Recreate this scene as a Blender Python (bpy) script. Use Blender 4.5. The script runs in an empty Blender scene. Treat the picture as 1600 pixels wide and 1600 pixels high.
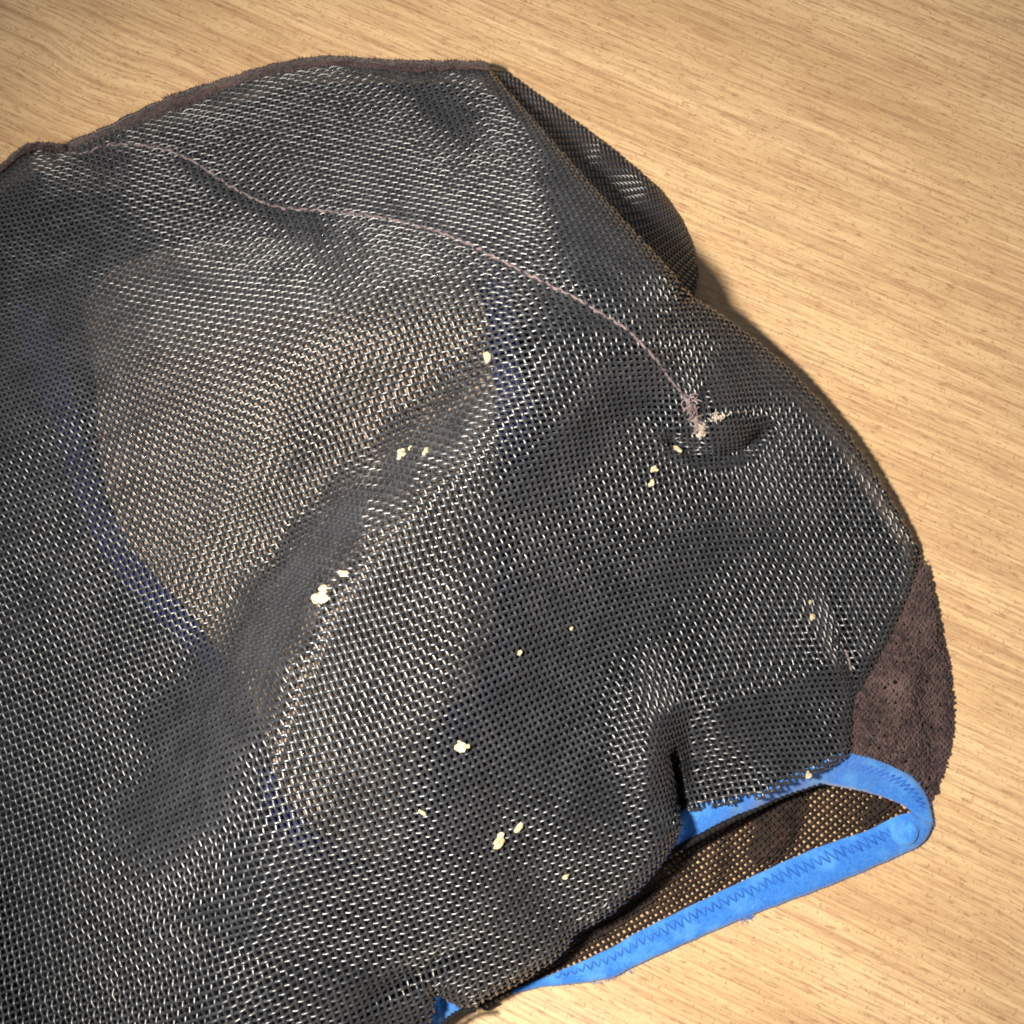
import bpy, math, random
import numpy as np
from mathutils import Vector

random.seed(7)
rng = np.random.default_rng(11)
scene = bpy.context.scene
COL = scene.collection

# ------------------------------------------------------------------ camera
CAM_D = 0.175                      # metres from the table point in the middle of the picture
TILT = math.radians(13.0)
FRAME = 0.160                      # width of table seen across the picture, metres
cam_data = bpy.data.cameras.new("camera")
cam = bpy.data.objects.new("camera", cam_data)
COL.objects.link(cam)
cam.location = (0.0, -CAM_D * math.sin(TILT), CAM_D * math.cos(TILT))
cam.rotation_euler = (TILT, 0.0, 0.0)
cam_data.sensor_width = 36.0
cam_data.lens = 36.0 * CAM_D / FRAME
cam_data.clip_start = 0.01
cam_data.clip_end = 20.0
scene.camera = cam

# ------------------------------------------------------------------ light
world = bpy.data.worlds.new("World")
scene.world = world
world.use_nodes = True
bg = world.node_tree.nodes["Background"]
bg.inputs["Color"].default_value = (0.92, 0.94, 1.0, 1)
bg.inputs["Strength"].default_value = 0.22

ld = bpy.data.lights.new("lamp", 'SPOT')
ld.shadow_soft_size = 0.007
ld.spot_size = math.radians(100)
ld.spot_blend = 1.0
ld.energy = 4.1
ld.color = (1.0, 0.92, 0.79)
lamp = bpy.data.objects.new("lamp", ld)
COL.objects.link(lamp)
lamp.location = (-0.050, -0.034, 0.176)
lamp.rotation_euler = (Vector((0.018, 0.000, 0.0)) - Vector(lamp.location)).to_track_quat('-Z', 'Y').to_euler()

vs = scene.view_settings
vs.view_transform = 'Standard'
vs.look = 'None'
vs.exposure = 0.0
vs.gamma = 1.0
scene.cycles.filter_width = 1.9

# ------------------------------------------------------------------ picture <-> place
CAMP = np.array(cam.location)
RIGHT = np.array([1.0, 0.0, 0.0])
UP = np.array([0.0, math.cos(TILT), math.sin(TILT)])
FWD = np.array([0.0, math.sin(TILT), -math.cos(TILT)])

def at(px, py, hmm):
    """point seen at photo pixel (px, py) that lies hmm millimetres above the table"""
    px = np.asarray(px, float); py = np.asarray(py, float); h = np.asarray(hmm, float) * 1e-3
    k = FRAME / CAM_D / 1600.0
    d = FWD + ((px - 800.0) * k)[..., None] * RIGHT + ((800.0 - py) * k)[..., None] * UP
    t = (h - CAMP[2]) / d[..., 2]
    return CAMP + d * t[..., None]

# ------------------------------------------------------------------ helpers
def link(o, parent=None):
    COL.objects.link(o)
    if parent is not None:
        o.parent = parent
    return o

def mesh_fast(name, verts, quads, mat, parent=None, smooth=True, kind=None, tris=None):
    me = bpy.data.meshes.new(name)
    verts = np.asarray(verts, np.float32)
    faces = np.asarray(quads, np.int32)
    n = faces.shape[1]
    me.vertices.add(len(verts)); me.vertices.foreach_set("co", verts.ravel())
    me.loops.add(faces.size); me.loops.foreach_set("vertex_index", faces.ravel())
    me.polygons.add(len(faces))
    me.polygons.foreach_set("loop_start", np.arange(0, faces.size, n, dtype=np.int32))
    me.polygons.foreach_set("loop_total", np.full(len(faces), n, np.int32))
    me.polygons.foreach_set("use_smooth", np.full(len(faces), smooth, bool))
    me.update(calc_edges=True)
    me.validate()
    me.materials.append(mat)
    o = bpy.data.objects.new(name, me)
    if kind: o["kind"] = kind
    return link(o, parent)

def tag(o, label=None, cat=None, group=None, kind=None):
    if label: o["label"] = label
    if cat: o["category"] = cat
    if group: o["group"] = group
    if kind: o["kind"] = kind
    return o

class Tubes:
    """collects many tubes into one mesh"""
    def __init__(self, sides=5):
        self.v = []; self.f = []; self.n = 0; self.s = sides
    def add(self, pts, rad, nrm=None, cap=True):
        pts = np.asarray(pts, float)
        m = len(pts)
        if m < 2: return
        t = np.gradient(pts, axis=0)
        t /= np.linalg.norm(t, axis=1)[:, None] + 1e-12
        if nrm is None:
            nrm = np.tile(np.array([0.03, 0.02, 1.0]), (m, 1))
        b = np.cross(t, nrm); b /= np.linalg.norm(b, axis=1)[:, None] + 1e-12
        nn = np.cross(b, t)
        rad = np.broadcast_to(np.asarray(rad, float), (m,)).copy()
        if cap:
            rad[0] *= 0.35; rad[-1] *= 0.35
        a = np.arange(self.s) * 2 * math.pi / self.s
        ring = pts[:, None, :] + rad[:, None, None] * (np.cos(a)[None, :, None] * b[:, None, :] + np.sin(a)[None, :, None] * nn[:, None, :])
        self.v.append(ring.reshape(-1, 3))
        i = np.arange(m - 1)[:, None] * self.s
        k = np.arange(self.s)[None, :]; k2 = (k + 1) % self.s
        q = np.stack([i + k, i + k2, i + self.s + k2, i + self.s + k], axis=-1).reshape(-1, 4) + self.n
        self.f.append(q); self.n += m * self.s
    def build(self, name, mat, parent=None, kind=None):
        return mesh_fast(name, np.concatenate(self.v), np.concatenate(self.f), mat, parent, True, kind)

def smooth_line(pts, n):
    """Catmull-Rom through the points, resampled to n points by length"""
    p = np.asarray(pts, float)
    q = np.vstack([2 * p[0] - p[1], p, 2 * p[-1] - p[-2]])
    out = []
    for i in range(1, len(q) - 2):
        t = np.linspace(0, 1, 12, endpoint=False)[:, None]
        a, b, c, d = q[i - 1], q[i], q[i + 1], q[i + 2]
        out.append(0.5 * (2 * b + (c - a) * t + (2 * a - 5 * b + 4 * c - d) * t ** 2 + (3 * b - a - 3 * c + d) * t ** 3))
    out.append(p[-1:])
    o = np.vstack(out)
    s = np.concatenate([[0], np.cumsum(np.linalg.norm(np.diff(o[:, :2], axis=0), axis=1))])
    u = np.linspace(0, s[-1], n)
    return np.stack([np.interp(u, s, o[:, k]) for k in range(o.shape[1])], axis=1)

def inside(poly, x, y):
    poly = np.asarray(poly, float)
    r = np.zeros(np.shape(x), bool)
    j = len(poly) - 1
    for i in range(len(poly)):
        xi, yi = poly[i]; xj, yj = poly[j]
        c = ((yi > y) != (yj > y)) & (x < (xj - xi) * (y - yi) / (yj - yi + 1e-12) + xi)
        r ^= c
        j = i
    return r

def seg_dist(line, x, y):
    line = np.asarray(line, float)
    best = np.full(np.shape(x), 1e9)
    for a, b in zip(line[:-1], line[1:]):
        d = b - a; L = d @ d + 1e-9
        t = np.clip(((x - a[0]) * d[0] + (y - a[1]) * d[1]) / L, 0, 1)
        best = np.minimum(best, np.hypot(x - a[0] - t * d[0], y - a[1] - t * d[1]))
    return best

def tps(points, x, y, smooth=0.0):
    P = np.asarray(points, float)
    X = P[:, :2] / 400.0; z = P[:, 2]
    def phi(r2): return 0.5 * r2 * np.log(r2 + 1e-12)
    n = len(P)
    K = phi(((X[:, None] - X[None]) ** 2).sum(-1)) + smooth * np.eye(n)
    Q = np.hstack([np.ones((n, 1)), X])
    M = np.block([[K, Q], [Q.T, np.zeros((3, 3))]])
    w = np.linalg.solve(M, np.concatenate([z, np.zeros(3)]))
    xs = np.asarray(x, float) / 400.0; ys = np.asarray(y, float) / 400.0
    out = w[n] + w[n + 1] * xs + w[n + 2] * ys
    for i in range(n):
        out = out + w[i] * phi((xs - X[i, 0]) ** 2 + (ys - X[i, 1]) ** 2)
    return out

# ------------------------------------------------------------------ materials
def new_mat(name):
    m = bpy.data.materials.new(name); m.use_nodes = True
    nt = m.node_tree
    return m, nt, nt.nodes["Principled BSDF"]

def node(nt, typ, **kw):
    n = nt.nodes.new(typ)
    for k, v in kw.items():
        if k.startswith("i_"):
            n.inputs[k[2:].replace("_", " ")].default_value = v
        else:
            setattr(n, k, v)
    return n

def ramp(nt, fac, stops):
    r = nt.nodes.new("ShaderNodeValToRGB")
    e = r.color_ramp.elements
    while len(e) < len(stops): e.new(0.5)
    for el, (p, c) in zip(e, stops):
        el.position = p; el.color = (*c, 1) if len(c) == 3 else c
    nt.links.new(fac, r.inputs[0])
    return r.outputs[0]

def mixc(nt, fac, a, b, mode='MIX'):
    m = nt.nodes.new("ShaderNodeMix"); m.data_type = 'RGBA'; m.blend_type = mode
    for sock, v in ((m.inputs[0], fac), (m.inputs[6], a), (m.inputs[7], b)):
        if hasattr(v, "links"): nt.links.new(v, sock)
        elif isinstance(v, (int, float)): sock.default_value = v
        else: sock.default_value = (*v, 1)
    return m.outputs[2]

def cloth_mat(name, c1, c2, scale=900.0, rough=0.8, spec=0.25, sheen=0.0, bump=0.0, detail=3.0, mottle=None):
    m, nt, b = new_mat(name)
    tc = node(nt, "ShaderNodeTexCoord")
    nz = node(nt, "ShaderNodeTexNoise", i_Scale=scale, i_Detail=detail)
    nt.links.new(tc.outputs["Object"], nz.inputs["Vector"])
    col = ramp(nt, nz.outputs["Fac"], [(0.35, c1), (0.68, c2)])
    if mottle:
        n2 = node(nt, "ShaderNodeTexNoise", i_Scale=mottle[0], i_Detail=4.0)
        nt.links.new(tc.outputs["Object"], n2.inputs["Vector"])
        f2 = ramp(nt, n2.outputs["Fac"], [(0.48, (0, 0, 0)), (0.72, (0.7, 0.7, 0.7))])
        col = mixc(nt, f2, col, mottle[1])
    nt.links.new(col, b.inputs["Base Color"])
    b.inputs["Roughness"].default_value = rough
    b.inputs["Specular IOR Level"].default_value = spec
    if sheen:
        b.inputs["Sheen Weight"].default_value = sheen
        b.inputs["Sheen Roughness"].default_value = 0.5
    if bump:
        bp = node(nt, "ShaderNodeBump", i_Strength=bump, i_Distance=0.0003)
        nt.links.new(nz.outputs["Fac"], bp.inputs["Height"])
        nt.links.new(bp.outputs[0], b.inputs["Normal"])
    return m

def wood_mat():
    m, nt, b = new_mat("laminate_wood")
    L = nt.links
    tc = node(nt, "ShaderNodeTexCoord")
    # a slow bend of the grain, then the grain direction
    wob = node(nt, "ShaderNodeTexNoise", i_Scale=9.0, i_Detail=1.0)
    L.new(tc.outputs["Object"], wob.inputs["Vector"])
    sub = node(nt, "ShaderNodeVectorMath", operation='SUBTRACT'); L.new(wob.outputs["Color"], sub.inputs[0]); sub.inputs[1].default_value = (0.5, 0.5, 0.5)
    scl = node(nt, "ShaderNodeVectorMath", operation='SCALE'); L.new(sub.outputs[0], scl.inputs[0]); scl.inputs["Scale"].default_value = 0.0035
    add = node(nt, "ShaderNodeVectorMath", operation='ADD'); L.new(tc.outputs["Object"], add.inputs[0]); L.new(scl.outputs[0], add.inputs[1])
    # two knots push the grain aside
    vec = add.outputs[0]
    for kx, ky, rad, amp in ((-0.071, 0.077, 0.016, 0.0016), (0.079, -0.064, 0.012, 0.0012)):
        d = node(nt, "ShaderNodeVectorMath", operation='DISTANCE'); L.new(tc.outputs["Object"], d.inputs[0]); d.inputs[1].default_value = (kx, ky, 0)
        mr = node(nt, "ShaderNodeMapRange", interpolation_type='SMOOTHERSTEP'); L.new(d.outputs["Value"], mr.inputs[0])
        mr.inputs[1].default_value = 0.0; mr.inputs[2].default_value = rad; mr.inputs[3].default_value = amp; mr.inputs[4].default_value = 0.0
        cb = node(nt, "ShaderNodeCombineXYZ"); L.new(mr.outputs[0], cb.inputs[1])
        a2 = node(nt, "ShaderNodeVectorMath", operation='ADD'); L.new(vec, a2.inputs[0]); L.new(cb.outputs[0], a2.inputs[1]); vec = a2.outputs[0]
    rot = node(nt, "ShaderNodeMapping"); rot.inputs["Rotation"].default_value = (0, 0, math.radians(25.0)); L.new(vec, rot.inputs[0])
    def stretched(sx, sy, detail, rough=0.55):
        mp = node(nt, "ShaderNodeMapping"); mp.inputs["Scale"].default_value = (sx, sy, 1.0); L.new(rot.outputs[0], mp.inputs[0])
        n = node(nt, "ShaderNodeTexNoise", i_Scale=1.0, i_Detail=detail, i_Roughness=rough); L.new(mp.outputs[0], n.inputs["Vector"])
        return n.outputs["Fac"]
    broad = stretched(9, 60, 3)
    mid = stretched(22, 640, 5, 0.62)
    fine = stretched(80, 2100, 4, 0.65)
    pores = stretched(420, 3000, 2)
    cross = stretched(2300, 1100, 2)
    col = ramp(nt, broad, [(0.30, (0.42, 0.272, 0.136)), (0.5, (0.53, 0.362, 0.195)), (0.70, (0.61, 0.432, 0.246))])
    f_mid = ramp(nt, mid, [(0.32, (0.75, 0.75, 0.75)), (0.45, (0.22, 0.22, 0.22)), (0.56, (0, 0, 0))])
    col = mixc(nt, f_mid, col, (0.33, 0.190, 0.105))
    f_fine = ramp(nt, fine, [(0.36, (0.75, 0.75, 0.75)), (0.52, (0, 0, 0))])
    col = mixc(nt, f_fine, col, (0.31, 0.175, 0.098))
    f_hi = ramp(nt, fine, [(0.54, (0, 0, 0)), (0.72, (0.45, 0.45, 0.45))])
    col = mixc(nt, f_hi, col, (0.68, 0.52, 0.33))
    f_p = ramp(nt, pores, [(0.33, (0.62, 0.62, 0.62)), (0.42, (0, 0, 0))])
    col = mixc(nt, f_p, col, (0.20, 0.10, 0.05))
    f_c = ramp(nt, cross, [(0.31, (0.6, 0.6, 0.6)), (0.39, (0, 0, 0))])
    col = mixc(nt, f_c, col, (0.22, 0.12, 0.06))
    L.new(col, b.inputs["Base Color"])
    ro = ramp(nt, fine, [(0.3, (0.52,) * 3), (0.7, (0.38,) * 3)])
    L.new(ro, b.inputs["Roughness"])
    b.inputs["Specular IOR Level"].default_value = 0.35
    bp = node(nt, "ShaderNodeBump", i_Strength=0.25, i_Distance=0.0002)
    L.new(fine, bp.inputs["Height"]); L.new(bp.outputs[0], b.inputs["Normal"])
    return m

def thread_mat():
    m, nt, b = new_mat("black_monofilament")
    tc = node(nt, "ShaderNodeTexCoord")
    nz = node(nt, "ShaderNodeTexNoise", i_Scale=260.0, i_Detail=4.0)
    nt.links.new(tc.outputs["Object"], nz.inputs["Vector"])
    col = ramp(nt, nz.outputs["Fac"], [(0.35, (0.010, 0.0115, 0.016)), (0.7, (0.023, 0.0245, 0.031))])
    nt.links.new(col, b.inputs["Base Color"])
    ro = ramp(nt, nz.outputs["Fac"], [(0.3, (0.30,) * 3), (0.75, (0.42,) * 3)])
    nt.links.new(ro, b.inputs["Roughness"])
    b.inputs["Specular IOR Level"].default_value = 1.0
    b.inputs["Coat Weight"].default_value = 0.2
    b.inputs["Coat Roughness"].default_value = 0.30
    b.inputs["Sheen Weight"].default_value = 0.08
    b.inputs["Sheen Roughness"].default_value = 0.45
    b.inputs["Sheen Tint"].default_value = (0.9, 0.93, 1.0, 1)
    return m

M_WOOD = wood_mat()
M_THREAD = thread_mat()
M_KNIT = cloth_mat("purple_brown_knit", (0.015, 0.008, 0.009), (0.080, 0.043, 0.044), 1000, 0.85, 0.2, 0.15, 0.6, 3.0, (160.0, (0.11, 0.068, 0.062)))
M_NET = cloth_mat("dark_brown_net", (0.012, 0.007, 0.006), (0.035, 0.020, 0.016), 600, 0.75, 0.3)
M_LINING = cloth_mat("brown_knit_lining", (0.16, 0.120, 0.092), (0.28, 0.216, 0.168), 900, 0.9, 0.1, 0.0, 0.5)
M_DARK = cloth_mat("interior_shade_black", (0.004, 0.004, 0.006), (0.010, 0.010, 0.014), 300, 0.9, 0.1)  # near black colour standing in for the shade inside the bag
M_NAVY = cloth_mat("navy_band", (0.007, 0.011, 0.065), (0.012, 0.020, 0.11), 500, 0.85, 0.2)
M_BLUE = cloth_mat("blue_elastic", (0.022, 0.135, 0.48), (0.040, 0.180, 0.56), 2400, 0.9, 0.15, 0.35, 0.5, 3.0, (330.0, (0.085, 0.29, 0.66)))
M_STITCH = cloth_mat("blue_stitching", (0.010, 0.070, 0.34), (0.03, 0.15, 0.55), 500, 0.5, 0.5)
M_SEAM = cloth_mat("pale_seam_thread", (0.09, 0.062, 0.068), (0.21, 0.155, 0.16), 900, 0.7, 0.3, 0.3)
M_CRUMB = cloth_mat("pale_crumb", (0.30, 0.250, 0.145), (0.46, 0.405, 0.27), 900, 0.6, 0.4)
M_BLACK = cloth_mat("black_yarn", (0.004, 0.004, 0.004), (0.012, 0.011, 0.012), 900, 0.8, 0.2)

# ------------------------------------------------------------------ table
def box(name, lo, hi, mat, parent=None):
    x0, y0, z0 = lo; x1, y1, z1 = hi
    v = [(x0, y0, z0), (x1, y0, z0), (x1, y1, z0), (x0, y1, z0), (x0, y0, z1), (x1, y0, z1), (x1, y1, z1), (x0, y1, z1)]
    f = [(0, 3, 2, 1), (4, 5, 6, 7), (0, 1, 5, 4), (1, 2, 6, 5), (2, 3, 7, 6), (3, 0, 4, 7)]
    return mesh_fast(name, v, f, mat, parent, False)
table = box("tabletop", (-0.45, -0.40, -0.02), (0.45, 0.45, 0.0), M_WOOD)
table["kind"] = "structure"
table["label"] = "light brown wood grain tabletop under the mesh bag"

# ------------------------------------------------------------------ shape of the bag (photo pixels, heights in mm)
RIM_TOP = [(-200, 345), (-60, 290), (0, 262), (25, 240), (55, 228), (100, 232), (150, 215), (200, 192), (270, 165), (330, 142),
           (400, 118), (470, 102), (530, 95), (600, 102), (660, 108), (720, 104), (765, 108)]
RIM_RIGHT = [(765, 108), (800, 150), (850, 207), (900, 264), (950, 318), (1000, 372), (1040, 415), (1080, 462), (1130, 494), (1180, 530),
             (1230, 573), (1275, 620), (1320, 672), (1360, 730), (1400, 795), (1425, 838), (1440, 868)]
RIM_SEAM = [(1440, 868), (1432, 900), (1415, 950), (1385, 1010), (1355, 1065), (1338, 1100), (1334, 1140), (1328, 1180)]
RIM_OPEN = [(1328, 1180), (1300, 1198), (1260, 1213), (1225, 1229), (1190, 1250), (1165, 1246), (1140, 1260), (1110, 1263), (1074, 1271)]
RIM_SLIT = [(1074, 1271), (1068, 1232), (1058, 1195), (1050, 1174), (1047, 1180), (1054, 1225), (1062, 1262)]
RIM_LOBE = [(1062, 1262), (1066, 1288), (1058, 1314), (1030, 1355), (1000, 1389), (960, 1424), (925, 1447), (908, 1452), (897, 1461),
            (885, 1482), (860, 1506), (820, 1530), (780, 1553), (745, 1572), (720, 1575), (700, 1565), (682, 1555)]
RIM_END = [(682, 1555), (678, 1575), (674, 1600), (655, 1700), (640, 1800), (-200, 1800)]
OUTLINE = RIM_TOP + RIM_RIGHT[1:] + RIM_SEAM[1:] + RIM_OPEN[1:] + RIM_SLIT[1:] + RIM_LOBE[1:] + RIM_END[1:]

HP = [  # rims
    (-200, 345, 4), (0, 262, 7), (55, 228, 7), (100, 232, 6), (200, 192, 5), (300, 152, 5), (400, 118, 9), (530, 95, 12), (660, 106, 13), (765, 108, 13),
    (850, 207, 26), (950, 318, 33), (1040, 415, 34), (1080, 462, 28), (1180, 530, 15), (1275, 620, 13), (1360, 730, 11), (1425, 838, 8), (1440, 868, 6),
    (1415, 950, 8), (1355, 1065, 11), (1334, 1140, 12), (1328, 1180, 12), (1260, 1213, 13), (1190, 1250, 14), (1110, 1263, 12), (1082, 1265, 12),
    (1050, 1290, 20), (1000, 1389, 16), (925, 1447, 14), (860, 1506, 13), (780, 1553, 13), (720, 1575, 14), (674, 1600, 15), (640, 1800, 15),
    # the seam side
    (300, 245, 14), (200, 260, 13), (60, 300, 12), (400, 312, 20), (500, 329, 22.5), (580, 338, 26.5), (700, 370, 36), (780, 406, 42), (850, 441, 46), (950, 500, 46), (1040, 590, 37), (1090, 660, 30),
    (1140, 620, 26), (1180, 660, 22), (600, 170, 17), (470, 180, 15), (370, 200, 13), (300, 200, 11), (480, 250, 17), (560, 240, 19.5), (640, 285, 25.5), (660, 220, 22.5), (750, 190, 21), (770, 300, 33), (870, 340, 40.5), (960, 420, 42.5),
    # crest of the main fold and the flat top behind it
    (1010, 540, 43), (930, 520, 48), (850, 490, 49), (800, 520, 50), (850, 560, 51), (800, 590, 50.5), (720, 668, 50), (640, 743, 50), (558, 818, 50), (490, 914, 49.5), (436, 1026, 48), (392, 1158, 45.5), (350, 1310, 41), (752, 700, 52), (676, 776, 52.5), (597, 853, 52.5), (532, 948, 52), (480, 1058, 50.5), (436, 1188, 48), (392, 1335, 43), (336, 1478, 36), (306, 1620, 31), (760, 460, 45),
    (970, 585, 43), (890, 655, 48), (800, 745, 50), (740, 830, 51), (670, 950, 51), (590, 1090, 50), (520, 1250, 46),
    # foot of the steep flank on its upper left side
    (735, 535, 46), (680, 635, 41), (603, 718, 37), (518, 793, 34), (450, 880, 31), (380, 980, 28), (306, 1088, 24), (212, 1235, 18.5), (120, 1405, 13), (70, 1600, 9),
    # the wide upper left face, falling away to the lower left
    (700, 470, 45), (640, 450, 42), (620, 530, 44), (520, 560, 40.5), (500, 440, 37), (400, 560, 36), (360, 420, 29), (300, 560, 32), (220, 420, 23), (180, 560, 26.5), (60, 470, 15), (60, 580, 19),
    (450, 700, 35), (340, 740, 30), (230, 760, 25), (80, 740, 17), (400, 830, 29.5), (300, 880, 25), (200, 920, 19.5), (80, 920, 13), (290, 1000, 21.5), (180, 1100, 15.5), (60, 1120, 10), (130, 1270, 13), (30, 1300, 9), (20, 1450, 7), (-150, 700, 5), (-150, 1200, 4), (-150, 1700, 4),
    # right of the crest
    (760, 900, 49), (725, 1000, 49), (715, 1100, 47), (640, 1180, 47), (680, 1260, 42), (520, 1430, 36), (640, 1430, 31), (560, 1560, 27), (700, 1520, 21),
    (1010, 640, 35), (925, 715, 40), (855, 795, 43), (830, 900, 44), (970, 780, 35), (1000, 900, 30), (900, 880, 37.5), (1100, 800, 26), (1050, 715, 31), (1200, 800, 19), (1300, 800, 13), (1220, 690, 18), (1250, 920, 14), (1350, 930, 10), (1130, 920, 20.5), (1050, 1000, 24),
    (860, 1000, 38.5), (950, 1040, 30), (800, 1050, 43), (820, 1150, 38), (920, 1170, 31), (980, 1270, 25), (880, 1300, 29), (780, 1270, 35), (780, 1400, 27), (880, 1400, 20),
    (1000, 1140, 27.5), (1040, 1120, 26), (1030, 1190, 25), (1100, 1070, 22), (1092, 1190, 17), (1130, 1120, 22), (1200, 1110, 19), (1190, 1060, 19), (1270, 1020, 16), (1280, 1080, 15), (1200, 1180, 16), (1290, 1150, 14),
    (400, 1800, 20), (0, 1800, 8)]

GX0, GY0, GS, GN = -300.0, -60.0, 5.0, 420
gx = GX0 + GS * np.arange(GN); gy = GY0 + GS * np.arange(GN)
GXX, GYY = np.meshgrid(gx, gy)
HSCALE = 0.86
H0 = HSCALE * tps(HP, GXX, GYY, 0.0015)

def gauss(x, y, cx, cy, sx, sy, ang=0.0):
    a = math.radians(ang); dx = x - cx; dy = y - cy
    u = dx * math.cos(a) + dy * math.sin(a); v = -dx * math.sin(a) + dy * math.cos(a)
    return np.exp(-0.5 * ((u / sx) ** 2 + (v / sy) ** 2))

def round_rim(H, line, drop, w, ins):
    d = seg_dist(line, GXX, GYY)
    d = np.where(ins, d, 0.0)
    k = np.clip(1 - d / w, 0, 1)
    near = seg_dist(line, GXX, GYY) < 3 * w
    return np.where(near, H - drop * (1 - np.sqrt(np.clip(1 - k * k, 0, 1))), H)

INS = inside(OUTLINE, GXX, GYY)
HM = H0.copy()
HM += 4.5 * gauss(GXX, GYY, 1128, 648, 36, 32)                       # pucker at the end of the seam
HM -= 3.4 * np.exp(-(seg_dist([(1050, 692), (1085, 710), (1120, 716), (1160, 704), (1188, 678)], GXX, GYY) / 13.0) ** 2)
HM -= 2.0 * gauss(GXX, GYY, 1090, 640, 9, 40, 12)
HM += 1.6 * gauss(GXX, GYY, 1290, 1010, 60, 16, 55)                  # creases beside the brown panel
HM -= 1.8 * gauss(GXX, GYY, 1325, 1040, 70, 9, 75)
HM -= 0.7 * np.exp(-(seg_dist([(300, 250), (350, 284), (440, 325), (560, 335), (660, 355), (780, 406), (900, 466), (980, 516)], GXX, GYY) / 16.0) ** 2)   # the seam pulls the cloth in
HM += 1.2 * gauss(GXX, GYY, 1180, 1075, 120, 18, -14)
HM += 3.2 * gauss(GXX, GYY, 1015, 1178, 24, 75, -8)
HM -= 3.4 * gauss(GXX, GYY, 1076, 1172, 15, 52, 0)
HM += 1.5 * gauss(GXX, GYY, 150, 300, 90, 26, 8)                     # folds under the top rim
HM -= 1.6 * gauss(GXX, GYY, 130, 395, 130, 28, 18)
HM += 1.4 * gauss(GXX, GYY, 330, 300, 110, 24, 24)
HM -= 1.2 * gauss(GXX, GYY, 720, 160, 70, 26, 35)
HM -= 1.2 * gauss(GXX, GYY, 400, 1480, 130, 26, 10)
HM -= 2.2 * gauss(GXX, GYY, 650, 1520, 60, 12, -30)
wr = np.random.default_rng(5)
for _ in range(46):                                                  # slight unevenness of slack cloth
    HM += wr.normal(0, 0.40) * gauss(GXX, GYY, wr.uniform(-50, 1400), wr.uniform(120, 1600), wr.uniform(40, 120), wr.uniform(18, 45), wr.uniform(-70, 20))
HM = np.maximum(HM, 3.0)
HM = round_rim(HM, RIM_RIGHT[:8], 4.0, 22.0, INS)
HM = round_rim(HM, RIM_RIGHT[7:], 4.5, 34.0, INS)
HM = round_rim(HM, RIM_LOBE[2:], 6.0, 26.0, INS)
HM = round_rim(HM, RIM_SLIT[3:], 5.0, 16.0, INS)
HM = round_rim(HM, RIM_TOP, 3.0, 22.0, INS)
HM = round_rim(HM, RIM_SEAM, 3.5, 22.0, INS)
HM = np.maximum(HM, 0.9)

def sampler(G):
    def f(x, y):
        fx = np.clip((np.asarray(x, float) - GX0) / GS, 0, GN - 1.001); fy = np.clip((np.asarray(y, float) - GY0) / GS, 0, GN - 1.001)
        i = fx.astype(int); j = fy.astype(int); a = fx - i; b = fy - j
        return (G[j, i] * (1 - a) + G[j, i + 1] * a) * (1 - b) + (G[j + 1, i] * (1 - a) + G[j + 1, i + 1] * a) * b
    return f
hM = sampler(HM)

# run of the two thread families over the bag, degrees: A from the horizontal (down to the right +), B from the vertical (to the right going down +)
ANG = [(850, 560, -9, 9), (480, 1100, -20, 20), (650, 800, -12, 12), (150, 450, -12, 35), (250, 650, -28, 36), (400, 600, -30, 37), (550, 450, -29, 24), (100, 900, -20, 25),
       (100, 1200, -20, 12), (250, 1100, -25, 15), (100, 1500, -20, 10), (350, 1450, -22, 12), (500, 1350, -22, 20), (600, 1500, -22, 5), (640, 1570, -25, -6), (750, 1400, -20, 34),
       (850, 1200, -36, 42), (700, 1150, -28, 30), (950, 1150, -35, 44), (800, 1000, -28, 25), (900, 900, -22, 18), (1000, 780, -10, 14), (1100, 1000, -10, 25), (1250, 1000, 0, 32),
       (1200, 780, 4, 15), (1300, 850, 5, 12), (1100, 1200, 0, 3), (1200, 1200, 0, 10), (1250, 1120, -5, 30), (650, 270, -5, 5), (750, 320, -8, 20), (500, 230, -12, 20), (700, 180, -8, 10),
       (850, 330, -5, 20), (950, 450, -5, 22), (1020, 500, 0, 30), (1050, 620, 5, 5), (1150, 600, 10, 10), (300, 250, -8, 20), (60, 270, 5, 15), (760, 480, -8, 15)]

def angle_fields(samples, s=130.0):
    S = np.asarray(samples, float)
    num = np.zeros(GXX.shape + (2,)); den = np.full(GXX.shape, 1e-9)
    for x, y, a, b in S:
        r2 = (GXX - x) ** 2 + (GYY - y) ** 2
        w = np.exp(-0.5 * r2 / s ** 2) + 1e-4 / (1 + r2 / 1e4)
        num += w[..., None] * np.array([a, b]); den += w
    F = np.radians(num / den[..., None])
    return sampler(F[..., 0]), sampler(F[..., 1])

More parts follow.
